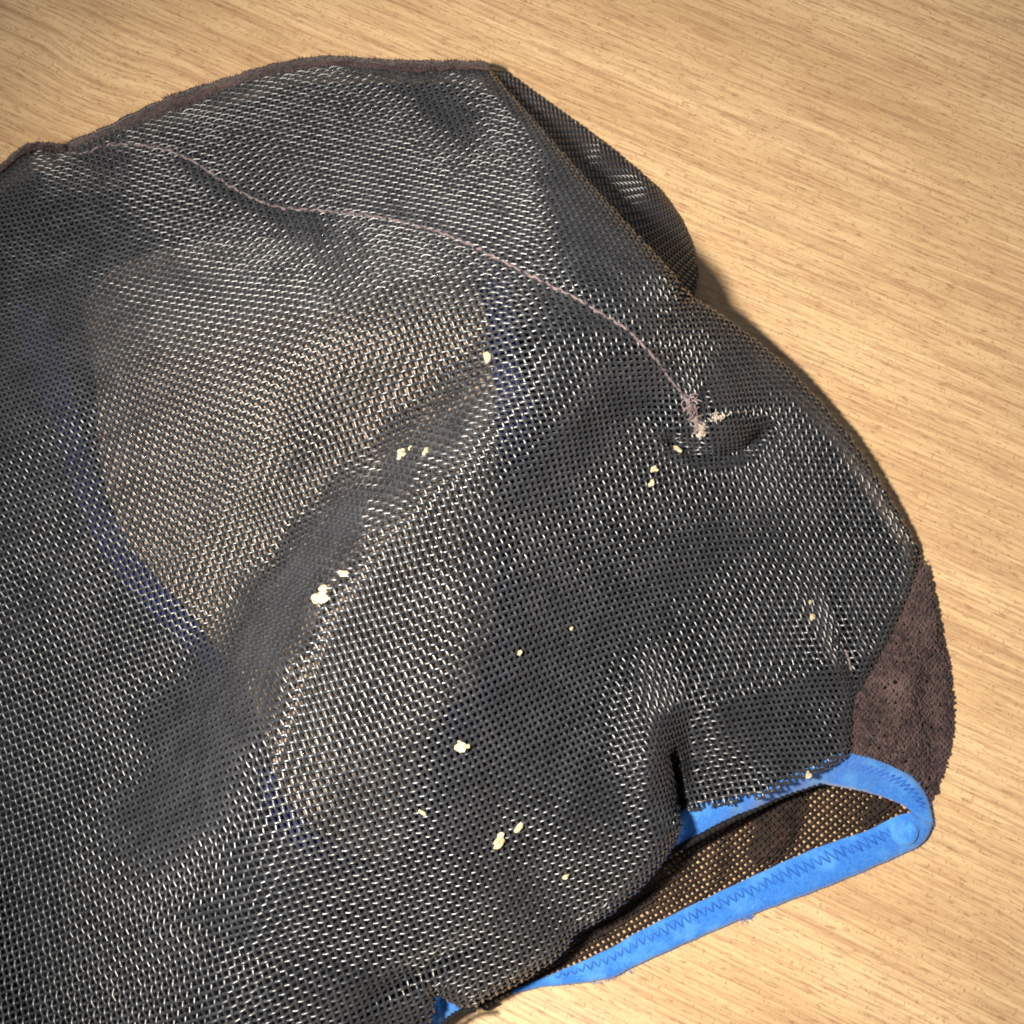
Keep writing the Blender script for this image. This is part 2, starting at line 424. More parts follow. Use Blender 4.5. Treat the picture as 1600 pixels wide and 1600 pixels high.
def lay_threads(hf, angA, angB, centre, pitch_mm, n, iters=260):
    """find where the crossings of a woven sheet lie on the surface hf so that neighbouring crossings stay one pitch apart"""
    step = 16
    a0, b0 = float(angA(*centre)), float(angB(*centre))
    P = None
    while step >= 1:
        idx = np.arange(-n, n + 1, step)
        m = len(idx)
        if P is None:
            J, I = np.meshgrid(idx, idx)
            k = pitch_mm * 10.0
            P = np.stack([centre[0] + k * (J * math.cos(a0) + I * math.sin(b0)), centre[1] + k * (J * math.sin(a0) + I * math.cos(b0))], -1)
        else:
            Q = np.zeros((m, m, 2))
            Q[::2, ::2] = P
            Q[1::2, ::2] = 0.5 * (P[:-1] + P[1:])
            Q[:, 1::2] = 0.5 * (Q[:, :-1:2] + Q[:, 2::2])
            P = Q
        ic = m // 2
        for it in range(iters if step > 1 else 90):
            acc = np.zeros_like(P); cnt = np.zeros(P.shape[:2] + (1,))
            for ax, ang in ((1, angA), (0, angB)):
                p0 = P[:, :-1] if ax == 1 else P[:-1]
                p1 = P[:, 1:] if ax == 1 else P[1:]
                md = 0.5 * (p0 + p1)
                a = ang(md[..., 0], md[..., 1])
                d = np.stack([np.cos(a), np.sin(a)] if ax == 1 else [np.sin(a), np.cos(a)], -1)
                e = 3.0 * max(1, step / 2)
                q0 = md - e * d; q1 = md + e * d
                l = np.linalg.norm(at(q1[..., 0], q1[..., 1], hf(q1[..., 0], q1[..., 1])) - at(q0[..., 0], q0[..., 1], hf(q0[..., 0], q0[..., 1])), axis=-1) * 1e3 / (2 * e)
                tl = step * pitch_mm / np.clip(l, 0.055, 0.28)
                cur = np.linalg.norm(p1 - p0, axis=-1)
                t = (0.5 * tl + 0.5 * np.clip(cur, 0.65 * tl, 1.45 * tl))[..., None] * d
                if ax == 1:
                    acc[:, :-1] += p1 - t; cnt[:, :-1] += 1; acc[:, 1:] += p0 + t; cnt[:, 1:] += 1
                else:
                    acc[:-1] += p1 - t; cnt[:-1] += 1; acc[1:] += p0 + t; cnt[1:] += 1
            P = 0.15 * P + 0.85 * acc / cnt
            P += np.asarray(centre) - P[ic, ic]
        step //= 2
    return P

def weave(name, P, hf, poly, rad_mm, mat, parent, sub=4, sides=5, amp=0.62, jitter=0.0, lift=0.0, kind="stuff", ragged=0.0, tuck=0.0):
    n0, n1 = P.shape[:2]
    if jitter:
        P = P + rng.normal(0, jitter, P.shape)
    X = at(P[..., 0], P[..., 1], hf(P[..., 0], P[..., 1]) + lift)
    du = np.gradient(X, axis=1); dv = np.gradient(X, axis=0)
    N = np.cross(du, dv); N /= np.linalg.norm(N, axis=-1)[..., None] + 1e-15
    N[N[..., 2] < 0] *= -1
    ok = inside(poly, P[..., 0], P[..., 1])
    T = Tubes(sides)
    r = rad_mm * 1e-3
    for fam in (0, 1):
        Xf = X if fam == 0 else X.transpose(1, 0, 2)
        Nf = N if fam == 0 else N.transpose(1, 0, 2)
        Pf = P if fam == 0 else P.transpose(1, 0, 2)
        of = ok if fam == 0 else ok.T
        sgn = 1.0 if fam == 0 else -1.0
        for i in range(Xf.shape[0]):
            row = of[i]
            if not row.any(): continue
            js = np.nonzero(row)[0]
            runs = np.split(js, np.nonzero(np.diff(js) > 1)[0] + 1)
            for run in runs:
                a = max(run[0] - 1, 0); b = min(run[-1] + 1, Xf.shape[1] - 1)
                if b - a < 2: continue
                tt = np.arange(a * sub, b * sub + 1) / sub
                jj = np.arange(Xf.shape[1])
                k = np.clip(np.floor(tt).astype(int), 0, Xf.shape[1] - 2); f = (tt - k)[:, None]
                km = np.clip(k - 1, 0, None); kp = np.clip(k + 2, None, Xf.shape[1] - 1)
                def cr(A):
                    p0, p1, p2, p3 = A[km], A[k], A[k + 1], A[kp]
                    return 0.5 * (2 * p1 + (p2 - p0) * f + (2 * p0 - 5 * p1 + 4 * p2 - p3) * f ** 2 + (3 * p1 - p0 - 3 * p2 + p3) * f ** 3)
                xs = cr(Xf[i]); ns = cr(Nf[i]); ps = cr(Pf[i])
                ins = inside(poly, ps[:, 0], ps[:, 1])
                w = np.nonzero(ins)[0]
                if len(w) < 3: continue
                lo, hi = w[0], w[-1]
                if ragged:
                    lo = max(0, lo - int(rng.integers(0, ragged + 1))); hi = min(len(tt) - 1, hi + int(rng.integers(0, ragged + 1)))
                xs, ns, t2 = xs[lo:hi + 1], ns[lo:hi + 1], tt[lo:hi + 1]
                ns = ns / (np.linalg.norm(ns, axis=1)[:, None] + 1e-12)
                off = sgn * amp * r * np.cos(math.pi * (t2 + i))
                T.add(xs + ns * off[:, None], r, ns)
    return T.build(name, mat, parent, kind)

# ------------------------------------------------------------------ the bag
bag = bpy.data.objects.new("mesh_bag", None)
bag.empty_display_size = 0.02
link(bag)
tag(bag, "black woven mesh bag with blue trimmed opening, crumpled on the wood table", "bag")

PITCH = 0.95
aA, aB = angle_fields(ANG)
PM = lay_threads(hM, aA, aB, (800.0, 800.0), PITCH, 144)
weave("mesh_panel", PM, hM, OUTLINE, 0.202, M_THREAD, bag, ragged=1, jitter=0.28)

# flap of the same mesh behind the right shoulder
FLAP = [(760, 104), (790, 112), (830, 140), (880, 176), (930, 214), (985, 256), (1030, 298), (1062, 340), (1080, 380), (1092, 425), (1088, 452), (1080, 470), (1060, 470), (1000, 410), (940, 345), (880, 280), (820, 205), (775, 150)]
FHP = [(765, 108, 5), (880, 176, 2), (985, 256, 2), (1062, 340, 2), (1092, 425, 2), (1080, 470, 3), (800, 160, 9), (860, 230, 13), (930, 300, 15), (1000, 375, 15), (1055, 440, 10), (930, 240, 8), (1010, 310, 8), (1050, 370, 7.0), (1075, 425, 5)]
HF = np.maximum(tps(FHP, GXX, GYY, 0.001), 1.0)
HF = np.minimum(HF, 15.0)
HF = round_rim(HF, FLAP[:12], 3.0, 16.0, inside(FLAP, GXX, GYY))
HF = np.maximum(HF, 0.6)
hF = sampler(HF)
fA, fB = angle_fields([(800, 150, 40, 10), (900, 250, 38, 14), (1000, 330, 34, 8), (1070, 420, 25, 2)])
PF = lay_threads(hF, fA, fB, (950.0, 300.0), 0.88, 48, 200)
weave("mesh_flap", PF, hF, FLAP, 0.20, M_THREAD, bag)

# ---- what is seen through the mesh
def sheet(name, poly, hf, mat, parent, step=10.0, off=0.0, thick=0.4):
    poly = np.asarray(poly, float)
    x0, y0 = poly.min(0); x1, y1 = poly.max(0)
    xs = np.arange(x0, x1 + step, step); ys = np.arange(y0, y1 + step, step)
    XX, YY = np.meshgrid(xs, ys)
    d = np.stack([XX.ravel(), YY.ravel()], 1)
    ins = inside(poly, XX, YY)
    # pull the outside ring of points onto the outline so the edge is clean
    near = np.zeros_like(ins)
    near[:-1] |= ins[1:]; near[1:] |= ins[:-1]; near[:, :-1] |= ins[:, 1:]; near[:, 1:] |= ins[:, :-1]
    near2 = near.copy(); near2[:, :-1] |= near[:, 1:]; near2[:, 1:] |= near[:, :-1]
    keep = ins | near2
    closed = np.vstack([poly, poly[:1]])
    for r, c in zip(*np.nonzero(keep & ~ins)):
        p = np.array([XX[r, c], YY[r, c]])
        best = None
        for a, b in zip(closed[:-1], closed[1:]):
            e = b - a; t = np.clip(((p - a) @ e) / (e @ e + 1e-9), 0, 1); q = a + t * e
            dd = np.hypot(*(p - q))
            if best is None or dd < best[0]: best = (dd, q)
        XX[r, c], YY[r, c] = best[1]
    idx = -np.ones(XX.shape, int); idx[keep] = np.arange(keep.sum())
    top = at(XX[keep], YY[keep], hf(XX[keep], YY[keep]) + off)
    q = np.stack([idx[1:, :-1], idx[1:, 1:], idx[:-1, 1:], idx[:-1, :-1]], -1).reshape(-1, 4)
    q = q[(q >= 0).all(1)]
    n = len(top)
    bot = top - np.array([0, 0, thick * 1e-3])
    # rim faces
    from collections import Counter
    ed = Counter()
    for f in q:
        for a, b in zip(f, np.roll(f, -1)): ed[(a, b)] += 1
    rim = [(b, a, a + n, b + n) for (a, b) in ed if (b, a) not in ed]
    faces = np.vstack([q, q[:, ::-1] + n] + ([np.array(rim)] if rim else []))
    return mesh_fast(name, np.vstack([top, bot]), faces, mat, parent, True)

CREST = [(785, 592), (708, 665), (625, 740), (550, 818), (482, 914), (428, 1026), (384, 1158), (342, 1310)]
HL = (HM - 0.8 - 7.0 * np.exp(-(seg_dist(CREST, GXX, GYY) / 42.0) ** 2))
hL = sampler(HL)
BROWN = [(128, 480), (160, 430), (205, 402), (330, 375), (500, 370), (650, 384), (740, 422), (762, 500), (775, 620), (780, 740), (776, 860), (770, 1000), (748, 1065), (695, 1105), (655, 1180), (640, 1270), (625, 1345), (560, 1340),
         (480, 1295), (440, 1245), (420, 1190), (395, 1090), (300, 960), (195, 850), (158, 740), (150, 600)]
sheet("knit_lining", BROWN, hL, M_LINING, bag, 10, -0.1)
OUT_IN = [(-190, 400), (0, 300), (80, 262), (200, 225), (330, 175), (470, 130), (600, 130), (720, 130), (770, 150), (860, 250), (960, 360), (1060, 475), (1180, 565), (1290, 680), (1370, 800), (1422, 880), (1402, 950), (1342, 1065), (1322, 1120), (1318, 1176), (1255, 1205), (1190, 1238), (1110, 1253), (1084, 1258), (1045, 1200), (1045, 1290), (975, 1395), (860, 1470), (740, 1540), (670, 1540), (640, 1780), (-190, 1780)]
HD = np.maximum(np.minimum(HL, HM - 2.0) - 2.5 - 3.0 * np.clip(seg_dist(RIM_SEAM + RIM_OPEN, GXX, GYY) / 120.0, 0, 1), 0.5)
sheet("interior_shade_sheet", OUT_IN, sampler(HD), M_DARK, bag, 14, 0.0)  # added black sheet: paints the dark interior behind the mesh holes
NAVY = [[(745, 405), (775, 412), (800, 440), (812, 560), (832, 640), (834, 700), (815, 735), (780, 740), (772, 620), (762, 500)],
        [(778, 850), (800, 900), (806, 980), (795, 1060), (762, 1110), (742, 1100), (770, 1000), (774, 900)],
        [(700, 1100), (760, 1090), (748, 1180), (728, 1260), (742, 1330), (690, 1345), (655, 1320), (668, 1200)],
        [(20, 470), (70, 490), (110, 590), (135, 700), (168, 790), (215, 870), (300, 965), (360, 1045), (330, 1050), (250, 975), (175, 890), (125, 800), (90, 690), (50, 590)],
        [(398, 1200), (430, 1205), (450, 1250), (500, 1302), (570, 1342), (560, 1368), (480, 1340), (420, 1280)]]
NL = ["navy band right of the brown lining, showing through the tall fold", "faint navy band beside the lower brown patch", "navy smudge of cloth under the lower right of the brown patch", "long navy band along the left of the brown lining", "navy band under the lower tip of the brown lining"]
for pl, lb in zip(NAVY, NL):
    o = sheet("navy_band", pl, hL, M_NAVY, bag, 8, -0.1); o["label"] = lb

# ---- brown knit side panel
SIDE = [(1442, 872), (1452, 900), (1462, 945), (1475, 1000), (1486, 1050), (1492, 1110), (1488, 1160), (1478, 1205), (1464, 1240), (1450, 1256), (1425, 1225), (1380, 1200), (1322, 1186), (1326, 1140), (1332, 1098), (1350, 1062), (1380, 1008), (1410, 948), (1428, 898)]
SHP = [(1442, 872, 3.2), (1475, 1000, 1), (1492, 1110, 0.8), (1478, 1205, 0.8), (1450, 1256, 1.2), (1380, 1200, 4.5), (1322, 1186, 8), (1332, 1098, 9), (1380, 1008, 6.8), (1410, 948, 5.2), (1428, 898, 4.2), (1410, 1080, 6), (1440, 1000, 4), (1430, 1160, 4.2)]
HS = tps(SHP, GXX, GYY, 0.001) + 1.2 * gauss(GXX, GYY, 1415, 1080, 14, 90, 20) - 1.0 * gauss(GXX, GYY, 1450, 1120, 10, 80, -6) + 0.9 * gauss(GXX, GYY, 1380, 1150, 40, 10, 25)
HS = np.maximum(HS, 0.6)
HS = round_rim(HS, SIDE[:10], 1.4, 14.0, inside(SIDE, GXX, GYY)); HS = np.maximum(HS, 0.4)
hS = sampler(HS)
sA, sB = angle_fields([(1400, 1100, 48, -38), (1450, 1000, 40, -30), (1440, 1200, 55, -45)])
PS = lay_threads(hS, sA, sB, (1410.0, 1080.0), 0.64, 48, 160)
weave("knit_side_panel", PS, hS, SIDE, 0.19, M_KNIT, bag, sub=3, sides=5, amp=1.2, jitter=1.5)

# ---- net of the back layer, seen through the opening, flat on the wood
NET = [(1430, 1268), (1400, 1252), (1340, 1228), (1280, 1212), (1220, 1225), (1150, 1255), (1060, 1300), (1000, 1340), (900, 1400), (760, 1500), (700, 1560), (760, 1580), (800, 1556), (850, 1535), (960, 1490), (1060, 1440), (1160, 1390), (1262, 1340), (1356, 1305), (1400, 1285)]
def hN(x, y):
    x = np.asarray(x, float); y = np.asarray(y, float)
    k = np.clip(seg_dist([(840, 1531), (1000, 1454), (1131, 1390), (1262, 1330), (1356, 1297), (1424, 1270)], x, y) / 35.0, 0, 1)
    return 0.7 + k * (0.3 + 1.6 * gauss(x, y, 1215, 1290, 16, 60, 15) + 1.1 * gauss(x, y, 1120, 1370, 10, 60, 8) + 1.2 * gauss(x, y, 1385, 1265, 10, 30, 30) + 0.3 * np.sin(x / 23.0))
nA, nB = angle_fields([(1300, 1280, -38, 44), (1100, 1380, -30, 36), (900, 1480, -25, 30), (1200, 1300, -46, 50)], 60)
PN = lay_threads(hN, nA, nB, (1180.0, 1320.0), 0.86, 64, 120)
weave("back_net", PN, hN, NET, 0.20, M_NET, bag, sub=3, sides=5, amp=0.55, jitter=0.45)
# gathers where the net lies double
for gp, lf in (([(1185, 1262), (1250, 1236), (1262, 1262), (1240, 1305), (1215, 1335), (1175, 1350), (1165, 1330)], 1.0), ([(1360, 1245), (1390, 1256), (1378, 1275), (1352, 1298), (1338, 1290)], 0.9), ([(860, 1440), (1000, 1350), (1040, 1360), (1020, 1410), (960, 1455), (880, 1495), (820, 1520), (780, 1530), (800, 1490)], 0.9)):
    PN2 = PN + np.array([4.2, 0.5])
    weave("net_gather", PN2, hN, gp, 0.17, M_NET, bag, sub=3, sides=4, amp=0.55, jitter=0.5, lift=lf * 0.35)

# ---- ribbon helper: two edge lines (px, py, mm) -> soft flat band with thickness
def ribbon(name, e0, e1, mat, parent, n=90, m=9, thick=0.55, puff=0.12, wobble=0.5):
    a = smooth_line(e0, n); b = smooth_line(e1, n)
    wa = np.cumsum(rng.normal(0, 0.35, (n, 2)), 0); wa -= np.linspace(0, 1, n)[:, None] * wa[-1]
    a[:, :2] += wobble * np.sin(np.arange(n) * 0.9)[:, None] * 0.5 + 0.25 * wobble * wa; b[:, :2] -= wobble * np.cos(np.arange(n) * 1.1)[:, None] * 0.5
    rows = []
    for k in range(m):
        t = k / (m - 1)
        p = a * (1 - t) + b * t
        h = p[:, 2] + puff * math.sin(math.pi * t) + rng.normal(0, 0.02, n)
        rows.append(at(p[:, 0], p[:, 1], h))
    top = np.stack(rows, 1)
    du = np.gradient(top, axis=0); dv = np.gradient(top, axis=1)
    N = np.cross(du, dv); N /= np.linalg.norm(N, axis=-1)[..., None] + 1e-15
    if N[..., 2].mean() < 0: N = -N
    prof = np.array([0.25] + [1.0] * (m - 2) + [0.25])[None, :, None]
    up = top + N * thick * 0.5e-3 * prof; dn = top - N * thick * 0.5e-3 * prof
    V = np.vstack([up.reshape(-1, 3), dn.reshape(-1, 3)])
    q = []
    off = n * m
    for i in range(n - 1):
        for k in range(m - 1):
            v = i * m + k
            q.append((v, v + 1, v + m + 1, v + m)); q.append((off + v + m, off + v + m + 1, off + v + 1, off + v))
        q.append((i * m, i * m + m, off + i * m + m, off + i * m)); q.append((i * m + m - 1, off + i * m + m - 1, off + i * m + 2 * m - 1, i * m + 2 * m - 1))
    for k in range(m - 1):
        q.append((k, off + k, off + k + 1, k + 1)); v = (n - 1) * m + k
        q.append((v, v + 1, off + v + 1, off + v))
    return mesh_fast(name, V, q, mat, parent, True), a, b

# ---- blue trim: a lower run on the table, round the corner, an upper run under the mesh rim
def fuzz(T, line, count, lo, hi, rad, spread=1.0, zup=0.5):
    """short loose fibres standing off a line of world points"""
    for _ in range(count):
        k = rng.integers(0, len(line)); p = line[k]
        d = rng.normal(0, 1, 3); d[2] = abs(d[2]) * zup; d /= np.linalg.norm(d)
        l = rng.uniform(lo, hi) * 1e-3
        side = rng.normal(0, 0.3, 3)
        pts = np.stack([p, p + d * l * 0.5 + side * l * 0.2, p + d * l + side * l * 0.5])
        T.add(pts, rad * 1e-3)

low_in = [(800, 1546, 1.0), (840, 1531, 1.1), (900, 1506, 1.3), (960, 1478, 1.3), (1000, 1454, 1.3), (1131, 1390, 1.4), (1262, 1330, 1.5), (1356, 1297, 1.7), (1394, 1278, 2.0), (1422, 1270, 2.6)]
low_out = [(800, 1552, 0.6), (840, 1542, 0.6), (900, 1537, 0.6), (960, 1526, 0.6), (1000, 1506, 0.6), (1157, 1437, 0.6), (1300, 1382, 0.6), (1412, 1334, 0.6), (1446, 1314, 0.7), (1458, 1288, 0.9)]
trim, ta, tb = ribbon("edge_trim", low_in, low_out, M_BLUE, bag)
trim["label"] = "blue elastic trim of the lower edge, lying on the wood"
up_out = [(1458, 1290, 0.8), (1457, 1276, 1.0), (1448, 1244, 1.8), (1424, 1214, 3.4), (1375, 1190, 6.0), (1330, 1178, 8.4), (1310, 1178, 8.8), (1281, 1192, 9.0), (1225, 1216, 9.2), (1187, 1238, 9.4), (1161, 1238, 9.4), (1142, 1248, 9.4), (1112, 1250, 9.2), (1075, 1258, 9.2), (1045, 1300, 9.2)]
up_in = [(1420, 1272, 1.9), (1424, 1268, 2.0), (1410, 1258, 2.4), (1390, 1249, 3.0), (1355, 1238, 3.8), (1337, 1234, 4.4), (1310, 1229, 5.0), (1281, 1227, 5.4), (1225, 1245, 6.0), (1187, 1262, 6.4), (1165, 1271, 6.6), (1142, 1282, 6.8), (1118, 1294, 7.0), (1094, 1308, 7.0), (1050, 1330, 7.0)]
trim2, ua, ub = ribbon("edge_trim", up_out, up_in, M_BLUE, bag, n=110)
trim2["label"] = "blue elastic trim of the upper edge, curling up under the mesh rim"
tip, _, _ = ribbon("edge_trim", [(676, 1554, 8.0), (700, 1562, 8.0), (724, 1571, 7.5)], [(655, 1630, 5.5), (684, 1606, 5.5), (706, 1586, 6.0)], M_BLUE, bag, n=14, m=6)
tip["label"] = "small corner of blue trim at the bottom rim of the mesh"

def band_points(a, b, ts, us, lift):
    """points inside a band: ts along 0..1, us across 0..1"""
    n = len(a); f = np.clip(np.asarray(ts) * (n - 1), 0, n - 1.001); i = f.astype(int); w = (f - i)[:, None]
    pa = a[i] * (1 - w) + a[i + 1] * w; pb = b[i] * (1 - w) + b[i + 1] * w
    us = np.asarray(us)[:, None]
    p = pa * (1 - us) + pb * us
    return at(p[:, 0], p[:, 1], p[:, 2] + 0.12 * np.sin(math.pi * us[:, 0]) + lift)

def zigzag(name, a, b, u0, u1, count, parent, t0=0.0, t1=1.0):
    T = Tubes(5)
    ts = np.linspace(t0, t1, count * 2 + 1)
    us = np.where(np.arange(len(ts)) % 2 == 0, u0, u1) + rng.normal(0, 0.02, len(ts))
    for k in range(len(ts) - 1):
        s = np.linspace(0, 1, 5)
        P = band_points(a, b, ts[k] * (1 - s) + ts[k + 1] * s, us[k] * (1 - s) + us[k + 1] * s, 0.26 + 0.08 * np.sin(math.pi * s))
        T.add(P, 0.11e-3)
    return T.build(name, M_STITCH, parent, "stuff")
zigzag("zigzag_stitching", ta, tb, 0.14, 0.50, 44, trim, 0.10, 0.93)
zigzag("zigzag_stitching", ua, ub, 0.14, 0.46, 26, trim2, 0.05, 0.55)
T = Tubes(4)
fuzz(T, at(tb[:, 0], tb[:, 1], tb[:, 2]), 220, 0.15, 0.5, 0.025)
fuzz(T, at(ua[:, 0], ua[:, 1], ua[:, 2] + 0.2), 160, 0.15, 0.45, 0.025)
fuzz(T, at(np.linspace(1155, 1172, 8), np.linspace(1440, 1434, 8), np.full(8, 0.7)), 26, 0.4, 1.0, 0.04, zup=0.2)
fuzz(T, at(np.linspace(930, 985, 8), np.linspace(1536, 1522, 8), np.full(8, 0.6)), 20, 0.3, 0.7, 0.035, zup=0.2)
T.build("blue_fluff", M_BLUE, trim, "stuff")

# round pressed button in the corner of the trim
def dome(name, px, py, hmm, r_mm, z_mm, mat, parent, ring=0.75):
    c = at(px, py, hmm)
    V = [c + np.array([0, 0, z_mm * 0.7e-3])]; rings = 7; seg = 24
    prof = [(0.2, 0.66), (0.42, 0.62), (0.56, 0.95), (0.70, 1.0), (0.84, 0.85), (0.95, 0.4), (1.0, -0.2)]
    for rr, zz in prof:
        for k in range(seg):
            a = 2 * math.pi * k / seg
            V.append(c + np.array([rr * r_mm * 1e-3 * math.cos(a), rr * r_mm * 1e-3 * math.sin(a), z_mm * 1e-3 * zz]))
    F = []
    for k in range(seg): F.append((0, 1 + k, 1 + (k + 1) % seg, 0))
    me_f = []
    for r in range(len(prof) - 1):
        for k in range(seg):
            a = 1 + r * seg + k; b = 1 + r * seg + (k + 1) % seg
            me_f.append((a, a + seg, b + seg, b))
    me = bpy.data.meshes.new(name)
    me.from_pydata([tuple(v) for v in V], [], [f[:3] for f in F] + me_f)
    for p in me.polygons: p.use_smooth = True
    me.materials.append(mat)
    return link(bpy.data.objects.new(name, me), parent)
btn = dome("snap_button", 1412, 1297, 1.75, 2.2, 0.40, M_BLUE, trim)

# scalloped black yarn along the inner edge of the upper trim
T = Tubes(6)
sl = smooth_line([(1281, 1227, 5.5), (1225, 1246, 6.1), (1187, 1263, 6.5), (1142, 1283, 6.9), (1094, 1309, 7.1), (1050, 1332, 7.1), (1010, 1354, 6.8)], 34)
for k, p in enumerate(sl):
    big = 0.22 + 0.28 * min(1.0, max(0.0, (1260 - p[0]) / 120))
    c = at(p[0], p[1] - 1.0, p[2] + 0.7)
    d = np.array([0.7, 0.45, 0]); d /= np.linalg.norm(d)
    T.add(np.stack([c - d * big * 1.3e-3, c - d * big * 0.5e-3, c + d * big * 0.5e-3, c + d * big * 1.3e-3]), np.array([0.7, 1, 1, 0.7]) * big * 1e-3)
T.build("scalloped_edging", M_BLACK, bag, "stuff")
T = Tubes(6)
for k, p in enumerate(smooth_line([(688, 1606, 8.8), (704, 1590, 9.2), (722, 1580, 10.5), (740, 1578, 11.0)], 10)):
    c = at(p[0], p[1], p[2]); d = np.array([0.7, 0.5, 0.0])
    T.add(np.stack([c - d * 5e-4, c, c + d * 5e-4]), np.array([0.35, 0.45, 0.35]) * 1e-3)
T.build("scalloped_edging", M_BLACK, bag, "stuff")

# ---- brown hem along the top rim
hem_o = [(92, 228, 1.2), (130, 214, 1.4), (170, 197, 1.6), (220, 172, 1.8), (280, 146, 2.0), (340, 127, 2.0), (400, 108, 4.5), (460, 94, 6.0), (520, 88, 7.0), (580, 92, 7.4), (640, 95, 7.6), (700, 96, 7.8), (750, 97, 7.8), (768, 103, 7.8)]
hem_i = [(98, 240, 4.5), (138, 236, 5.0), (180, 224, 5.0), (230, 196, 5.0), (290, 168, 5.0), (350, 145, 5.0), (408, 124, 7.0), (470, 108, 8.6), (524, 100, 9.6), (584, 106, 10.0), (640, 110, 10.2), (700, 108, 10.2), (748, 106, 10.2), (766, 110, 10.0)]
hem, ha, hb = ribbon("hem_strip", hem_o, hem_i, M_KNIT, bag, n=120, m=7, thick=0.5, puff=0.35, wobble=1.6)
hem2, hc, hd = ribbon("hem_strip", [(-60, 285, 6.0), (0, 258, 6.5), (28, 235, 6.0), (56, 224, 5.5), (100, 227, 4.5)], [(-60, 292, 7.5), (0, 266, 8.0), (30, 243, 7.5), (58, 232, 6.8), (102, 236, 5.6)], M_KNIT, bag, n=40, m=5, thick=0.4)
T = Tubes(5)
for a_, b_, n_ in ((ha, hb, 640), (hc, hd, 170)):
    ii = np.linspace(0, len(a_) - 1, n_)
    for w in np.linspace(0.0, 1.0, 7 if n_ > 200 else 4):
        q = a_ * (1 - w) + b_ * w
        q = np.stack([np.interp(ii, np.arange(len(q)), q[:, k]) for k in range(3)], 1)
        zz = np.where(np.arange(n_) % 2 == 0, 1.0, -1.0) * rng.uniform(0.5, 1.3, n_)
        q[:, 1] += 1.7 * zz + rng.normal(0, 0.5, n_); q[:, 0] += rng.normal(0, 0.6, n_)
        q[:, 2] += 0.42 + 0.13 * np.roll(zz, 1) + 0.2 * math.sin(math.pi * w)
        T.add(at(q[:, 0], q[:, 1], q[:, 2]), 0.15e-3)
T.build("hem_yarn", M_KNIT, hem, "stuff")
T = Tubes(4)
for w in (0.0, 0.3, 0.6):
    p = ha * (1 - w) + hb * w
    fuzz(T, at(p[:, 0], p[:, 1], p[:, 2] + 0.4), 420, 0.25, 0.9, 0.035)
fuzz(T, at(hc[:, 0], hc[:, 1], hc[:, 2] + 0.2), 120, 0.2, 0.7, 0.03)
fuzz(T, at(np.linspace(258, 266, 6), np.linspace(156, 152, 6), np.full(6, 2.2)), 30, 0.5, 1.3, 0.04)
T.build("hem_fluff", M_KNIT, hem, "stuff")

# ---- pale seam thread wandering over the mesh
SEAM = [(100, 238), (130, 240), (160, 229), (200, 226), (250, 232), (300, 251), (350, 285), (400, 312), (440, 325), (500, 329), (560, 335), (620, 345), (660, 355), (720, 376), (780, 406), (850, 441), (900, 466), (940, 491), (980, 516), (1020, 556), (1045, 590), (1070, 622), (1082, 640)]
sp = smooth_line([(x, y, 0) for x, y in SEAM], 330)
sp[:, 1] += 1.1 * np.sin(np.arange(330) * 1.1) + rng.normal(0, 0.4, 330)
spw = at(sp[:, 0], sp[:, 1], hM(sp[:, 0], sp[:, 1]) + 0.20 + 0.16 * np.sin(np.arange(330) * 0.55))
T = Tubes(6)
T.add(spw, 0.15e-3 * (1 + 0.18 * np.sin(np.arange(330) * 1.9)))
off = np.stack([np.zeros(330), np.sin(np.arange(330) * 0.9), np.cos(np.arange(330) * 0.9)], 1) * 0.16e-3
T.add(spw + off, 0.11e-3)
seam = T.build("seam_thread", M_SEAM, bag)
seam["label"] = "pale pinkish seam thread running across the top of the mesh"
T = Tubes(4)
fuzz(T, spw, 500, 0.2, 0.7, 0.022)
T.build("seam_fluff", M_SEAM, seam, "stuff")

def tuft(name, line, count, lo, hi, rad, mat, lab, parent=bag):
    T = Tubes(5)
    l = smooth_line([(x, y, 0) for x, y in line], 24)
    w = at(l[:, 0], l[:, 1], hM(l[:, 0], l[:, 1]) + 0.6)
    T.add(w, rad * 3e-3 * (1 + 0.4 * np.sin(np.arange(24) * 1.3)))
    for _ in range(count):
        k = rng.integers(0, 24); p = w[k] + rng.normal(0, 0.25e-3, 3) * np.array([1, 1, 0.5])
        a = rng.uniform(0, 2 * math.pi); l2 = rng.uniform(lo, hi) * 1e-3
        s = np.linspace(0, 1, 6)
        cv = a + s * rng.normal(0, 4.5)
        pts = p + np.cumsum(np.stack([np.cos(cv), np.sin(cv), rng.normal(0.12, 0.25, 6)], 1) * l2 / 6, 0)
        pts[:, 2] = np.maximum(pts[:, 2], p[2] - 0.2e-3)
        T.add(pts, rad * 1e-3)
    o = T.build(name, mat, parent); o["label"] = lab
    return o
tuft("thread_knot", [(1074, 622), (1080, 640), (1086, 655), (1094, 668)], 110, 0.7, 1.7, 0.085, M_SEAM, "frayed pinkish knot where the seam thread ends")
M_TUFT = cloth_mat("cream_fibre", (0.24, 0.205, 0.165), (0.42, 0.37, 0.31), 500, 0.7, 0.3)
tuft("thread_end", [(1098, 664), (1097, 672), (1091, 682)], 14, 0.4, 0.9, 0.15, M_TUFT, "cream tail of the knotted thread")
tuft("loose_fibre", [(1112, 652), (1122, 653), (1132, 648)], 18, 0.5, 1.3, 0.075, M_TUFT, "cream tuft of loose fibre beside the seam knot")
tuft("loose_fibre", [(1320, 1015), (1326, 1030), (1330, 1048)], 4, 0.6, 1.4, 0.05, M_SEAM, "thin pale fibre on the crease beside the brown knit panel")

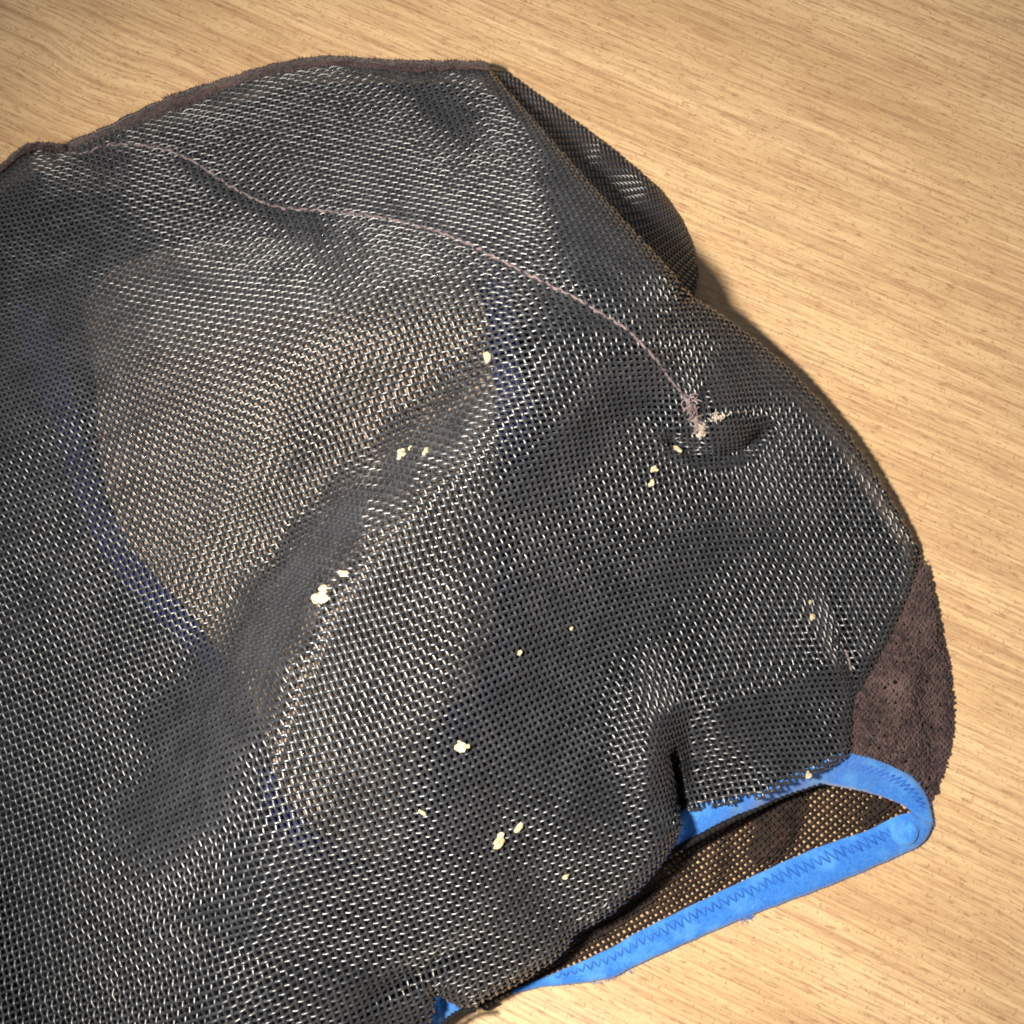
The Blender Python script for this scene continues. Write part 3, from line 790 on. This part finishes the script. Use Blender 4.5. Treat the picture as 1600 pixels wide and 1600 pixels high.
# ------------------------------------------------------------------ crumbs lying on the bag
def crumb(px, py, size_mm, label, ang=0.0, lumps=2, elong=1.4, hf=hM, base=0.35):
    rs = np.random.default_rng(int(px * 7 + py))
    import bmesh
    bm = bmesh.new()
    c0 = at(px, py, float(hf(px, py)) + base + size_mm * 0.25)
    for k in range(lumps):
        r = bmesh.ops.create_icosphere(bm, subdivisions=2, radius=1.0)
        sc = size_mm * 0.38e-3 * (1.0 if k == 0 else rs.uniform(0.45, 0.8))
        a = math.radians(ang) + (0 if k == 0 else rs.uniform(0, 6.28))
        dx = 0 if k == 0 else rs.uniform(0.6, 1.0) * size_mm * 0.6e-3
        off = np.array([dx * math.cos(a), dx * math.sin(a), 0])
        ca, sa = math.cos(math.radians(ang)), math.sin(math.radians(ang))
        ph = rs.uniform(0, 6.28, 3)
        for v in r["verts"]:
            x, y, z = v.co
            n = 1 + 0.22 * math.sin(3 * x + ph[0]) * math.sin(3.5 * y + ph[1]) + 0.22 * math.sin(6 * z + ph[2]) + rs.normal(0, 0.13)
            x, y, z = x * n * elong, y * n, z * n * 0.6
            v.co = Vector((off[0] + sc * (x * ca - y * sa), off[1] + sc * (x * sa + y * ca), sc * z))
    me = bpy.data.meshes.new("crumb"); bm.to_mesh(me); bm.free()
    me.materials.append(M_CRUMB)
    o = bpy.data.objects.new("crumb", me); o.location = c0
    link(o); tag(o, label, "crumb", "pale crumbs on the mesh bag")
    return o
crumb(503, 935, 1.5, "largest pale crumb, on the left edge of the tall fold", 10, 3, 1.2)
crumb(506, 919, 0.9, "small crumb just above the largest crumb on the fold edge", 0, 1, 1.5)
crumb(537, 896, 1.0, "oval cream crumb on the fold, up and right of the largest crumb", 0, 1, 1.6)
crumb(627, 712, 1.2, "flaky crumb pair in the dark hollow left of the fold crest", 35, 2, 1.5)
crumb(641, 700, 0.7, "tiny crumb beside the flaky pair left of the fold crest", 60, 1, 1.3)
crumb(665, 706, 0.9, "upright sliver crumb on the fold crest, right of the flaky pair", 80, 1, 1.9)
crumb(762, 558, 1.1, "pointed crumb at the top of the navy band", 100, 2, 1.5)
crumb(1058, 702, 1.0, "slanted oval crumb just below the frayed seam knot", -35, 1, 1.8)
crumb(1021, 733, 0.9, "upper of the stacked crumbs left of the slanted oval crumb", 30, 2, 1.5)
crumb(1019, 754, 0.9, "lower of the stacked crumbs left of the slanted oval crumb", 85, 2, 1.5)
crumb(720, 1168, 1.3, "lumpy crumb on the navy patch at the middle bottom", 15, 3, 1.3)
crumb(779, 1316, 1.3, "forked pale crumb on the lower mesh above the front lobe", 60, 3, 1.4)
crumb(811, 1293, 1.0, "slim oval crumb up and right of the forked crumb", 50, 1, 1.8)
crumb(884, 1370, 0.7, "tiny crumb near the rim of the front lobe", 25, 1, 1.7)
crumb(812, 1020, 0.7, "lone speck of crumb right of the lower brown patch", 70, 1, 1.4)
crumb(893, 982, 0.5, "faintest speck of crumb in the middle of the dark right side", 40, 1, 1.3)
crumb(1266, 941, 0.6, "upper speck of the pair near the brown knit panel", 90, 1, 1.3)
crumb(1269, 964, 0.8, "lower crumb of the pair near the brown knit panel", 50, 2, 1.3)
crumb(1264, 1212, 0.9, "white crumb caught between mesh rim and blue trim", 20, 2, 1.2)
crumb(660, 1270, 0.6, "slim yellowish crumb left of the bottom navy patch", -30, 1, 2.0)
